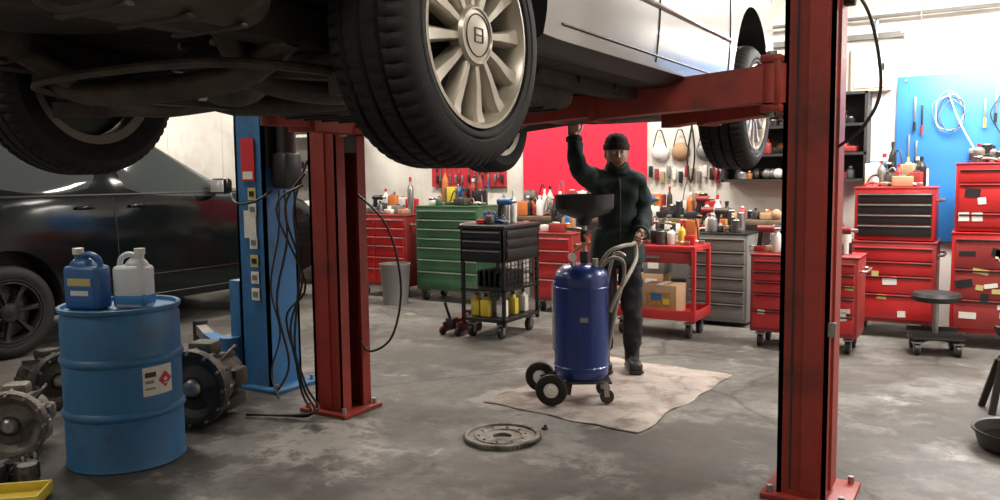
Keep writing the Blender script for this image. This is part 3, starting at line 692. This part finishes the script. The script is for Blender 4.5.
me = bpy.data.meshes.new('clothed_body'); me.from_pydata([j[0] for j in J], E, [])
ob = bpy.data.objects.new('clothed_body', me); bpy.context.collection.objects.link(ob)
sk = ob.modifiers.new('skin','SKIN'); sk.use_smooth_shade = True; sk.branch_smoothing = .4
sv = me.skin_vertices[0].data
for i, j in enumerate(J): sv[i].radius = (j[1], j[2]); sv[i].use_root = (i == 0)
sb = ob.modifiers.new('sub','SUBSURF'); sb.levels = 3; sb.render_levels = 3
evaluate(ob)
me = ob.data; me.materials.clear(); me.materials.append(jacket); me.materials.append(pants)
bm = bmesh.new(); bm.from_mesh(me)
for v in bm.verts:
    fold = math.sin(v.co.z*42+mnoise.noise(v.co*6)*5)*.0045
    n = mnoise.noise(v.co*11)*.018+mnoise.noise(v.co*26)*.006+fold
    v.co += v.normal*n
for fa in bm.faces:
    c0 = fa.calc_center_median(); fa.material_index = 1 if (c0.z < .80 and abs(c0.x) < .22) else 0; fa.smooth = True
bm.to_mesh(me); bm.free(); ob.parent = man
jm = MB('jacket_details')
jm.lathe([(.150,.76),(.185,.765),(.195,.78),(.192,.84),(.183,.93),(.170,1.0),(.150,1.02)], jacket, (0,0,0), seg=48, rf=lambda r,h,j: r+.006*math.sin(j*.9)*(h<.95))
for i, v in enumerate(jm.V): jm.V[i] = (v[0]*1.0, v[1]*.80, v[2])
jm.lathe([(.060,1.38),(.085,1.39),(.088,1.43),(.076,1.47),(.066,1.465)], jacket, (0,-.01,0), seg=24)
jm.tube([(0,-.157,.80),(0,-.152,1.0),(0,-.150,1.22),(0,-.110,1.36)], .003, castdark, 6, 4)
for sx in (-1,1): jm.box((sx*.09,-.148,.98), (.08,.012,.012), pants, (0,sx*.5,0), bev=.004)
jm.lathe([(.050,0),(.058,.005),(.058,.03),(.050,.035)], jacket, (-.309,-.090,1.615), (-.05,.2,1), 20)
jm.lathe([(.050,0),(.056,.005),(.056,.03),(.048,.035)], jacket, (.134,-.20,.992), (-.30,-.9,-.35), 20)
jm.make(parent=man)
for sx, ay in ((-.10,.02),(.11,.0)):
    sh = MB('work_boot')
    sh.box((0,-.055,.045), (.095,.27,.075), black, bev=.034, seg=4); sh.box((0,-.055,.012), (.10,.28,.024), blackmetal, bev=.010); sh.cyl((0,.02,.05),(0,.02,.15), .052, black, .056)
    for k in range(4): sh.box((0,-.03-.02*k,.088-.004*k), (.05,.005,.004), greyc)
    sh.make((sx,ay,0), parent=man)
hd = MB('head'); hc = Vector((-.01,-.035,1.525))
V = []; F = []; ns, nr = 32, 24
for i in range(nr+1):
    ph = math.pi*i/nr
    for j in range(ns):
        th = 2*math.pi*j/ns
        x = math.sin(ph)*math.cos(th); yy = math.sin(ph)*math.sin(th); z = math.cos(ph)
        X = x*.078; Y = yy*.096; Zz = z*.118
        if z < 0:
            t = -z; X *= 1-.28*t*t
            if yy < 0: Y = Y*(1-.06*t)-.018*t*(math.sin(ph) > .1)
            else: Y *= 1-.35*t
        if yy < -.6:
            Y += .006*math.exp(-((z-.12)/.10)**2)*(math.exp(-((abs(x)-.38)/.16)**2))*1.3
            Y -= .006*math.exp(-((z-.30)/.10)**2)
            Y -= .005*math.exp(-((z+.10)/.15)**2)*math.exp(-((abs(x)-.5)/.2)**2)
        V.append(hc+Vector((X,Y,Zz)))
for i in range(nr):
    for j in range(ns): k = (j+1) % ns; F.append((i*ns+j,i*ns+k,(i+1)*ns+k,(i+1)*ns+j))
hd.add(V, F, skin)
hd.add([hc+Vector(v) for v in ((-.008,-.092,.020),(.008,-.092,.020),(-.016,-.094,-.028),(.016,-.094,-.028),(0,-.121,-.022),(0,-.098,.022),(0,-.100,-.034))], [(0,4,2),(1,3,4),(0,5,4),(5,1,4),(2,4,6),(4,3,6)], skin)
for sx in (-1,1):
    hd.sphere(hc+Vector((sx*.030,-.084,.014)), .0125, eyew, 12); hd.sphere(hc+Vector((sx*.030,-.0935,.014)), .0055, black, 10)
    hd.box(hc+Vector((sx*.031,-.093,.034)), (.032,.008,.007), hairm, (0,sx*.1,0), bev=.003)
    hd.sphere(hc+Vector((sx*.078,.0,.0)), .030, skin, 12, (.3,.6,1)); hd.sphere(hc+Vector((sx*.082,-.004,.0)), .016, lip, 10, (.3,.6,1))
hd.box(hc+Vector((0,-.095,-.055)), (.046,.012,.006), lip, bev=.003); hd.box(hc+Vector((0,-.093,-.063)), (.038,.012,.007), lip, bev=.003)
hd.tube([hc+Vector((-.055,-.055,-.06)),hc+Vector((-.03,-.083,-.088)),hc+Vector((0,-.092,-.098)),hc+Vector((.03,-.083,-.088)),hc+Vector((.055,-.055,-.06))], .010, hairm, 8, 4)
hd.cyl((0,-.01,1.39),(-.008,-.025,1.46), .054, skin, .052, 20)
hd.make(parent=man, ang=60)
cp = MB('beanie'); cp.lathe([(.086,.0),(.098,.003),(.102,.02),(.098,.042),(.090,.046),(.089,.060),(.078,.090),(.050,.115),(.001,.125)], beanie, (0,0,0), seg=32)
for i, v in enumerate(cp.V): cp.V[i] = (v[0]*.93-.01, v[1]*1.10-.030, v[2]+1.552)
cp.make(parent=man)
def hand(name, wr, dr, side, curl=.5, thumb=1):
    hm = MB(name); W = Vector(wr); D_ = Vector(dr).normalized(); S = Vector(side); S = (S-D_*S.dot(D_)).normalized(); Np = D_.cross(S).normalized()*thumb
    R3 = Matrix((S, D_, S.cross(D_))).transposed(); e = R3.to_euler()
    hm.box(W+D_*.045, (.082,.095,.030), skin, tuple(e), bev=.013, seg=3)
    hm.cyl(W-D_*.03, W+D_*.02, .028, skin, .030)
    for k, (o, L) in enumerate(((.030,.072),(.010,.080),(-.010,.075),(-.030,.058))):
        b0 = W+D_*.085+S*o; a = 0; P = [b0-D_*.02, b0]
        for q in range(3):
            a += curl*(.35+.25*q); P.append(P[-1]+(D_*math.cos(a)+Np*math.sin(a))*L*(.45,.32,.25)[q])
        hm.tube(P, .0098, skin, 10, 3, .0072)
    b0 = W+D_*.025+S*.034
    hm.tube([b0, b0+S*.022+D_*.025+Np*.008, b0+S*.030+D_*.050+Np*.022, b0+S*.026+D_*.068+Np*.034], .0125, skin, 10, 4, .0085)
    hm.make(parent=man, ang=60)
hand('raised_hand', (-.312,-.078,1.655), (-.02,.15,1), (1,.1,0), .55, 1)
hand('holding_hand', (.122,-.235,.978), (-.45,-.75,-.25), (.3,-.2,1), 1.6, -1)

# ------------------------------------------------------------------ storage
def casters(b, w, dd, r=.05):
    for sx in (-1,1):
        for sy in (-1,1):
            x = sx*(w/2-.07); yy = sy*(dd/2-.07)
            b.cyl((x-.016,yy,r),(x+.016,yy,r), r, black); b.cyl((x-.018,yy,r),(x+.018,yy,r), r*.4, greyc)
            b.box((x-.022,yy,r*1.3),(.004,.04,r*1.4),steel); b.box((x+.022,yy,r*1.3),(.004,.04,r*1.4),steel); b.box((x,yy,r*2+.008),(.07,.07,.012),steel)
def chest(name, p0, p1, q0, q1, z0, z1, body, drawer, rows, cols=(1,), cast=True, lip=steel, loc_z=0, stickers=0, rz=0):
    w = p1-p0; dd = q1-q0; b = MB(name)
    b.box((0,0,(z0+z1)/2), (w,dd,z1-z0), body, bev=.008)
    b.box((0,0,z1+.006), (w+.012,dd+.012,.014), body if body is not greyc else blackmetal, bev=.004)
    tot = sum(rows); tc = sum(cols); z = z1-.03; hh = z1-z0-.06
    for rr in rows:
        dh = hh*rr/tot; x = -w/2+.02
        for cc in cols:
            dw = (w-.04)*cc/tc
            b.box((x+dw/2,-dd/2-.008,z-dh/2), (dw-.012,.018,dh-.010), drawer, bev=.003)
            b.box((x+dw/2,-dd/2-.021,z-.018), (dw-.02,.014,.012), lip, bev=.003)
            x += dw
        z -= dh
    if cast: casters(b, w, dd)
    b.tube([(w/2,-dd*.35,z1-.10),(w/2+.045,-dd*.33,z1-.10),(w/2+.045,dd*.33,z1-.10),(w/2,dd*.35,z1-.10)], .010, steel, 8, 2)
    r2 = random.Random(len(name)+int(abs(p0)*10))
    for i in range(stickers):
        b.box((w/2-.06-r2.random()*(w-.12),-dd/2-.0195,z0+.08+r2.random()*(z1-z0-.2)), (r2.uniform(.05,.12),.004,r2.uniform(.03,.07)), r2.choice((paper,labelyel,black,white)), (0,r2.uniform(-.2,.2),0))
    return b.make(((p0+p1)/2,(q0+q1)/2,loc_z), rz)
chest('red_tool_chest', -6.46,-5.72,7.45,7.95,.13,.95,redd,red,(1,1,1,1.3,1.3,1.8),(1,1.6))
chest('green_tool_cabinet', -5.56,-4.72,7.42,7.92,.13,1.06,green,green,(1,1,1,1,1.3,1.3,1.8))
chest('red_drawer_unit', -4.02,-3.58,7.35,7.82,.12,.80,redd,red,(1,1,1.4,1.6),(1,))
chest('grey_drawer_cabinet', -2.42,-1.86,7.40,7.82,.04,.84,greyc,greyc,(1,1,1,1,1,1.2),(1,),False,blackmetal)
chest('red_tool_trolley', -1.64,-.84,6.62,7.04,.13,.74,redd,red,(1,1,1.2,1.6,1.8),(1.6,1),True,blackmetal,stickers=6)
chest('red_rolling_tool_cabinet', -1.02,-.37,7.50,8.02,.13,.80,redd,red,(1,1,1.3,1.8),(1,),True,blackmetal,stickers=5)
chest('black_drawer_tool_box', -1.00,-.39,7.52,8.0,0,.43,red,blackmetal,(1,1,1,1.2),(1,),False,steel,.821)
chest('tall_red_tool_cabinet', -.26,.52,7.35,7.98,.12,.90,red,redd,(2,2,2),(1,),True,blackmetal,stickers=18)
chest('upper_red_tool_box', -.25,.50,7.38,7.96,0,.52,red,red,(1,2,1),(1,),False,blackmetal,.921,stickers=14)

t = MB('trash_can'); t.lathe([(.001,.01),(.13,.01),(.135,.0),(.165,.42),(.172,.43),(.172,.45),(.160,.45),(.13,.03),(.001,.03)], greyc, seg=28); t.make((-5.62,7.10,0))

def bottle(b, x, y, z, r, h, mat, cap):
    b.lathe([(.0005,0),(r*.92,0),(r,.008),(r,h*.62),(r*.9,h*.70),(r*.36,h*.82),(r*.36,h*.9),(.0005,h*.9)], mat, (x,y,z), seg=14)
    b.cyl((x,y,z+h*.88),(x,y,z+h), r*.42, cap, seg=12)
def clutter(name, x0, x1, y0, y1, z, n, seed, hm=.28, tools=True, rows=1, parent=None):
    z += .003
    r_ = random.Random(seed); b = MB(name)
    cols = [red,redd,redd,black,blackmetal,black,castdark,white,white,paper,yellow,orange,napablue,greyc,greyc,steel,cardboard,cardboard,green,paper,castdark,castal,blackmetal]
    for row in range(rows):
      for i in range(n):
        x = x0+(x1-x0)*(i+.5)/n; ya = y0+(y1-y0)*row/rows; yb = y0+(y1-y0)*(row+1)/rows
        yy = r_.uniform(ya,yb); k = r_.random(); m = r_.choice(cols); h_ = r_.uniform(.35,1)*hm*(.7+.5*row)
        if k < .28: bottle(b, x, yy, z, r_.uniform(.028,.045), h_, m, r_.choice((black,white,red)))
        elif k < .40: b.cyl((x,yy,z),(x,yy,z+h_*.6), r_.uniform(.03,.05), m, seg=16); b.lathe([(.03,0),(.034,.006),(.03,.012)], steel, (x,yy,z+h_*.6-.006), seg=16)
        elif k < .68:
            b.box((x,yy,z+h_*.25), (r_.uniform(.08,.18),r_.uniform(.06,.12),h_*.5), m, (0,0,r_.uniform(-.5,.5)), bev=.008); b.box((x,yy,z+h_*.5+.006), (.05,.03,.012), r_.choice(cols), bev=.003)
        elif k < .78 and hm > .2:
            m = r_.choice((blackmetal,redd,greyc,castdark,napablue))
            b.cyl((x-.07,yy,z+.19),(x+.06,yy,z+.19), .03, m, seg=14); b.cyl((x+.06,yy,z+.19),(x+.11,yy,z+.19), .014, steel, seg=10); b.beam((x-.04,yy,z+.18),(x-.055,yy,z+.05), .035,.035, black); b.box((x-.05,yy,z+.03), (.09,.06,.05), m, bev=.008)
        elif tools:
            b.tube([(x-.06,yy,z+.014),(x,yy+.01,z+.03),(x+.09,yy-.02,z+.014)], .010, m, 8, 3); b.box((x+.1,yy-.02,z+.018), (.05,.03,.03), steel, bev=.006)
            b.tube([(x-.05,yy+.03,z+.01),(x-.02,yy+.05,z+h_*.6),(x+.03,yy+.04,z+h_*.7),(x+.06,yy+.02,z+.01)], .007, r_.choice((black,black,greyc)), 6, 4)
        else: b.sphere((x,yy,z+.05), .05, m, 12)
    return b.make()
wb = MB('workbench')
wb.box((-3.1,8.07,.925), (2.96,.40,.05), wood, bev=.006)
for x in (-4.5,-3.45,-2.55,-1.75):
    wb.box((x,8.22,.45), (.06,.06,.90), greyc); wb.box((x,7.92,.45), (.06,.06,.90), greyc)
wb.box((-3.2,8.18,.3), (2.8,.1,.03), greyc)
wb.make()
clutter('bench_tools_and_bottles', -4.5,-3.42,7.95,8.18,.951,22,3,.48,rows=2)
clutter('bench_tools_and_bottles', -3.05,-2.38,7.95,8.18,.951,14,5,.42,rows=2)
clutter('bench_small_parts', -2.2,-1.72,7.95,8.14,.951,12,8,.22,False)
clutter('cabinet_top_supplies', -5.46,-4.84,7.5,7.83,1.074,13,9,.38,rows=2)
clutter('chest_top_supplies', -6.36,-5.82,7.52,7.85,.964,11,12,.36,rows=2)
clutter('trolley_top_tools', -1.56,-.96,6.70,6.96,.754,16,21,.30,rows=2)
clutter('toolbox_top_tools', -.90,-.50,7.6,7.88,1.265,12,25,.38,rows=2)
clutter('drawer_top_tools', -3.94,-3.68,7.44,7.72,.814,7,33,.30,rows=2)
clutter('cabinet_top_tools', -2.32,-1.98,7.48,7.72,.855,8,36,.28,rows=2)
clutter('upper_box_top_supplies', -.13,.38,7.47,7.83,1.455,10,39,.20,rows=2)
v = MB('bench_vise'); v.box((0,0,.03),(.14,.18,.06),castdark,bev=.01); v.box((0,-.01,.12),(.09,.22,.12),castdark,bev=.02); v.box((0,-.12,.16),(.14,.04,.09),steel,bev=.005); v.box((0,-.07,.16),(.14,.04,.09),steel,bev=.005); v.cyl((0,-.22,.10),(0,-.1,.10),.018,steel); v.cyl((-.1,-.22,.10),(.1,-.22,.10),.008,steel)
v.make((-3.24,8.02,.951))
# boxes stored below the bench
b = MB('stacked_parts_boxes')
for x, z, sx_, sz_, m in ((-3.2,.14,.34,.28,cardboard),(-3.18,.36,.28,.16,blackmetal),(-2.84,.12,.28,.24,castdark),(-2.86,.33,.24,.18,cardboard),(-3.22,.52,.24,.16,redd),(-2.84,.50,.22,.16,greyc)):
    b.box((x,7.98-.2,z),(sx_,.26,sz_),m,(0,0,.03),bev=.006); b.box((x,7.98-.332,z),(sx_*.5,.004,sz_*.4),paper)
b.make()

pb = MB('pegboard_with_tools'); pb.box((-5.40,8.27,1.62),(1.05,.03,.70),pegred)
r3 = random.Random(5)
for i in range(22):
    x = -5.88+i*.046; z = 1.92-.18*(i % 3); L_ = r3.uniform(.10,.24)
    pb.box((x,8.245,z-L_/2),(.014,.012,L_),steel if i % 3 else black); pb.cyl((x,8.235,z-L_),(x,8.235,z-L_-.08),.013,r3.choice((redd,black,greyc,napablue,black)),seg=8); pb.cyl((x,8.26,z),(x,8.225,z),.004,steel,seg=6)
    if i % 2: pb.box((x,8.24,1.36),(.03,.02,.10),r3.choice((black,steel,greyc)),bev=.004)
pb.make()
bn = MB('red_wall_banner'); bn.box((-3.90,8.285,1.78),(1.50,.012,1.50),pinkred)
for sx in (-1,1): bn.cyl((-3.9+sx*.7,8.285,2.48),(-3.9+sx*.7,8.27,2.48),.015,steel,seg=8)
bn.cyl((-4.66,8.28,2.53),(-3.14,8.28,2.53),.015,greyc,seg=8); bn.make()
ws = MB('wall_shelf')
for z in (1.32,1.56,1.82,2.10): ws.box((-1.63,8.15,z),(1.30,.28,.025),blackwood)
for x in (-2.27,-1.63,-.99): ws.box((x,8.15,1.71),(.025,.28,.80),blackwood)
ws.box((-1.63,8.285,1.71),(1.30,.012,.80),blackwood); ws.make()
for i, z in enumerate((1.334,1.574,1.834)): clutter('shelf_cans_and_bottles', -2.18,-1.1,8.08,8.2,z,19,50+i,.20,False)
hg = MB('hanging_masks_and_hoses')
for i, x in enumerate((-3.0,-2.78,-2.52)):
    hg.cyl((x,8.30,1.85),(x,8.24,1.85),.006,steel,seg=6)
    hg.lathe([(.001,.07),(.05,.065),(.085,.04),(.10,.0)], (white,cardboard,greyc)[i], (x,8.285,1.62), (0,-1,0), 20); hg.tube([(x-.08,8.26,1.64),(x-.03,8.25,1.82),(x,8.245,1.85),(x+.03,8.25,1.82),(x+.08,8.26,1.64)], .006, black, 6, 4)
hg.tube([(-2.66,8.26,1.9),(-2.62,8.24,1.6),(-2.66,8.24,1.3),(-2.70,8.25,1.55),(-2.66,8.26,1.88)], .010, black, 6, 5)
hg.tube([(-2.40,8.26,1.95),(-2.36,8.24,1.6),(-2.40,8.24,1.35),(-2.44,8.25,1.6),(-2.40,8.26,1.93)], .012, redd, 6, 5)
for i in range(12):
    x = -3.10+i*.065; hg.box((x,8.27,1.42-.03*(i%3)),(.04,.04,.12),(black,redd,cardboard,greyc,paper)[i%5],bev=.008)
hg.make()
sign = MB('wall_notice'); sign.box((-2.72,8.288,2.15),(.30,.008,.40),paper); sign.box((-2.72,8.283,2.25),(.24,.004,.06),labelred)
for k in range(5): sign.box((-2.72,8.283,2.16-.05*k),(.22,.003,.012),greyc)
sign.make()
tp = MB('blue_wall_panel'); tp.box((.16,8.275,1.50),(1.86,.02,1.48),tarp,bev=.004)
for x in (-.7,.16,1.0): tp.cyl((x,8.27,2.2),(x,8.255,2.2),.012,steel,seg=8)
tp.make()
hs = MB('coiled_air_hose')
for k in range(4):
    pts = []
    for a in range(17):
        rr = .15-.012*k+.010*math.sin(a*1.9+k*2)
        pts.append((-.36+.012*k+rr*math.cos(a*math.pi/8)*.80, 8.238-.007*k, 1.91+rr*math.sin(a*math.pi/8)*1.15-.012*k))
    hs.tube(pts, .0042, (greyc,milky,black,steel)[k], 6, 2)
hs.tube([(-.36,8.23,2.07),(-.27,8.22,1.82),(-.18,8.22,1.64),(-.14,8.22,1.56)], .006, milky, 6, 5); hs.box((-.13,8.22,1.56),(.12,.04,.045),greyc,bev=.01); hs.box((-.17,8.22,1.52),(.03,.03,.07),black,bev=.005)
hs.tube([(.03,8.23,2.02),(-.04,8.22,1.88),(.02,8.22,1.74),(.10,8.23,1.62)], .005, black, 6, 5)
hs.cyl((-.36,8.265,2.04),(-.36,8.20,2.04),.010,steel,seg=8); hs.cyl((.03,8.265,2.03),(.03,8.20,2.03),.008,steel,seg=8)
hs.make()
ht = MB('hanging_hand_tools')
for i, (x, z, L_) in enumerate(((-.62,2.05,.22),(-.56,1.98,.18),(-.08,2.0,.16),(.0,2.08,.20),(.06,1.96,.26),(-.66,1.72,.20),(-.60,1.66,.14))):
    ht.cyl((x,8.265,z),(x,8.235,z),.004,steel,seg=6); ht.box((x,8.245,z-L_/2),(.016,.012,L_),(steel,black,greyc)[i%3],bev=.003); ht.cyl((x,8.242,z-L_),(x,8.242,z-L_-.08),.012,(black,redd,yellow)[i%3],seg=8)
ht.make()
wbx = MB('cream_electrical_panel'); wbx.box((-.98,8.24,2.33),(.34,.10,.42),M('cream_paint',(.55,.50,.40),.5,0,.05),bev=.01); wbx.box((-.98,8.185,2.33),(.28,.012,.36),paper,bev=.004); wbx.box((-.88,8.175,2.33),(.02,.02,.06),black); wbx.make()

# black service cart
b = MB('black_service_cart'); W_, D_ = .44, .62
for sx in (-1,1):
    for sy in (-1,1): b.box((sx*(W_/2-.015),sy*(D_/2-.015),.53),(.03,.03,.84),blackmetal,bev=.004)
b.box((0,0,.80),(W_,D_,.28),blackmetal,bev=.008)
for z, hh in ((.90,.07),(.82,.07),(.73,.09)):
    b.box((0,-D_/2-.008,z),(W_-.05,.016,hh-.01),blackmetal,bev=.003); b.box((0,-D_/2-.02,z+hh/2-.015),(W_-.07,.012,.010),steel)
    b.box((W_/2+.006,0,z),(.012,D_-.08,hh-.01),black,bev=.003)
b.box((0,0,.962),(W_+.03,D_+.03,.034),black,bev=.008)
b.box((0,0,.16),(W_,D_,.03),blackmetal,bev=.004); b.box((0,0,.42),(W_,D_,.02),blackmetal)
for i in range(9):
    b.box((W_/2,-D_/2+.05+i*.065,.54),(.006,.008,.24),blackmetal)
for i in range(5): b.box((W_/2,0,.45+i*.045),(.006,D_-.04,.006),blackmetal)
for k in range(6): b.box((-.14+.055*k,.0,.50),(.03,.3,.14),(black,castdark,black)[k%3],bev=.01)
casters(b, W_, D_, .055)
b.tube([(-W_/2,-.2,.93),(-W_/2-.08,-.18,.97),(-W_/2-.08,.18,.97),(-W_/2,.2,.93)], .012, steel, 8, 3)
BC = (-3.72,6.20); b.make((BC[0],BC[1],0))
p_ = MB('fluid_bottles')
for i, (x, yy, m) in enumerate(((-.13,-.2,yellow),(-.02,-.22,yellow),(.12,-.18,white),(.12,.0,yellow),(-.1,0,greyc),(.12,.18,white))):
    p_.box((x,yy,.085),(.09,.07,.15),m,bev=.015); p_.box((x,yy,.17),(.05,.05,.04),m,bev=.012); p_.cyl((x,yy,.18),(x,yy,.215),.016,(red,black)[i%2],seg=10)
p_.make((BC[0],BC[1],.168))
clutter('cart_top_tools', BC[0]-.11, BC[0]+.11, BC[1]-.2, BC[1]+.2, .979, 3, 71, .22, rows=3)

# red two-shelf service cart
b = MB('red_service_cart'); W_, D_ = .74, .44
for sx in (-1,1):
    for sy in (-1,1): b.box((sx*(W_/2-.015),sy*(D_/2-.015),.45),(.035,.035,.62),red,bev=.004)
b.box((0,0,.765),(W_,D_,.05),red,bev=.008)
for z in (.19,):
    b.box((0,0,z),(W_,D_,.012),red)
    for sx in (-1,1): b.box((sx*W_/2,0,z+.01),(.012,D_,.085),red,bev=.004)
    for sy in (-1,1): b.box((0,sy*D_/2,z+.01),(W_,.012,.085),red,bev=.004)
b.box((0,-D_/2+.03,.69),(W_-.04,.03,.10),redd,bev=.004); b.box((0,-D_/2+.012,.69),(.12,.03,.02),steel)
casters(b, W_, D_, .06)
b.tube([(-W_/2,-.15,.77),(-W_/2-.10,-.14,.84),(-W_/2-.10,.14,.84),(-W_/2,.15,.77)], .013, red, 8, 3)
RC = (-2.47,6.86); b.make((RC[0],RC[1],0))
b = MB('cardboard_parts_box'); b.box((0,0,.12),(.32,.26,.24),cardboard,bev=.004); b.box((0,-.131,.12),(.22,.003,.12),M('box_print',(.35,.20,.05),.6,0,.4,40)); b.box((-.02,-.133,.14),(.10,.003,.06),napablue); b.box((.07,-.133,.10),(.06,.003,.05),yellow); b.box((0,0,.243),(.05,.26,.003),paper); b.make((RC[0]+.02,RC[1],.198))
clutter('cart_top_supplies', RC[0]-.28, RC[0]+.27, RC[1]-.13, RC[1]+.13, .790, 13, 83, .34, rows=2)

b = MB('floor_jack')
for sx in (-1,1): b.beam((sx*.07,-.18,.06),(sx*.07,.18,.07),.012,.07,redd,.012,.09)
b.beam((0,.14,.11),(0,-.14,.15),.07,.035,redd,.05,.03); b.cyl((0,-.15,.14),(0,-.15,.18),.04,black)
b.cyl((0,.03,.07),(0,.17,.08),.032,blackmetal)
for c0 in ((-.09,-.16),(.09,-.16),(-.08,.17),(.08,.17)): b.cyl((c0[0]-.013,c0[1],.04),(c0[0]+.013,c0[1],.04),.04,blackmetal)
b.box((0,.14,.12),(.08,.10,.07),black,bev=.01); b.tube([(0,.16,.13),(0,.20,.20),(.02,.22,.30)],.013,blackmetal,8,3)
p = bay(-.36,7.28); b.make((p.x,p.y,0), YAW+math.radians(150))

b = MB('mechanic_stool'); b.lathe([(.001,.40),(.15,.40),(.17,.41),(.175,.44),(.16,.465),(.001,.47)], black, seg=32)
b.cyl((0,0,.12),(0,0,.40),.022,steel); b.box((0,0,.13),(.36,.34,.02),blackmetal,bev=.008); b.box((0,-.16,.15),(.36,.012,.05),black); b.box((0,.16,.15),(.36,.012,.05),black)
casters(b,.42,.40,.045)
for a in range(4):
    t_ = a*math.pi/2+.785; b.beam((0,0,.12),(.20*math.cos(t_),.20*math.sin(t_),.10),.03,.02,blackmetal)
p = bay(3.34,6.22); b.make((p.x,p.y,0), .2)
b = MB('oil_drain_pan'); b.lathe([(.001,.006),(.17,.006),(.20,.02),(.22,.09),(.232,.095),(.232,.105),(.215,.10),(.19,.03),(.001,.018)], black, seg=40)
b.lathe([(.001,.05),(.20,.05)], M('used_oil',(.004,.003,.002),.05), seg=32); b.tube([(.2,0,.1),(.25,0,.13),(.27,.05,.1)],.01,black,8,3)
p = bay(2.60,3.98); b.make((p.x,p.y,0))
b = MB('jack_stand')
for a in range(4):
    t_ = a*math.pi/2+.785; b.beam((.13*math.cos(t_),.13*math.sin(t_),.0),(.04*math.cos(t_),.04*math.sin(t_),.30),.035,.02,blackmetal)
b.cyl((0,0,.2),(0,0,.45),.022,steel); b.box((0,0,.46),(.11,.05,.03),blackmetal,bev=.006); b.box((0.05,0,.48),(.02,.05,.03),blackmetal); b.box((-.05,0,.48),(.02,.05,.03),blackmetal); b.lathe([(.04,.29),(.05,.30),(.04,.32)],blackmetal)
b.tube([(0.02,0,.30),(.09,0,.34),(.16,0,.30)],.008,steel,6,3)
p = bay(2.92,4.66); b.make((p.x,p.y,0), .3)
b = MB('storage_rack')
for z in (.4,.95,1.5,2.0): b.box((0,0,z),(1.8,.45,.03),greyc)
for x in (-.88,.88):
    for yy in (-.2,.2): b.box((x,yy,1.05),(.04,.04,2.1),blackmetal)
b.make((-8.0,8.02,0))
for i, z in enumerate((.416,.966,1.516)): clutter('rack_supplies', -8.72,-7.28,7.92,8.1,z,14,90+i,.34,False)

# ------------------------------------------------------------------ camera
cd = bpy.data.cameras.new('camera'); cam = bpy.data.objects.new('camera', cd); bpy.context.collection.objects.link(cam)
cd.sensor_width = 36; cd.lens = 29.5; cd.clip_start = .05
R = Matrix.Rotation(YAW,4,'Z') @ Matrix.Rotation(math.radians(84.8),4,'X') @ Matrix.Rotation(math.radians(-.7),4,'Z')
cam.matrix_world = Matrix.Translation((0,0,1.4)) @ R
scene.camera = cam
scene.view_settings.view_transform = 'Standard'
scene.view_settings.look = 'None'
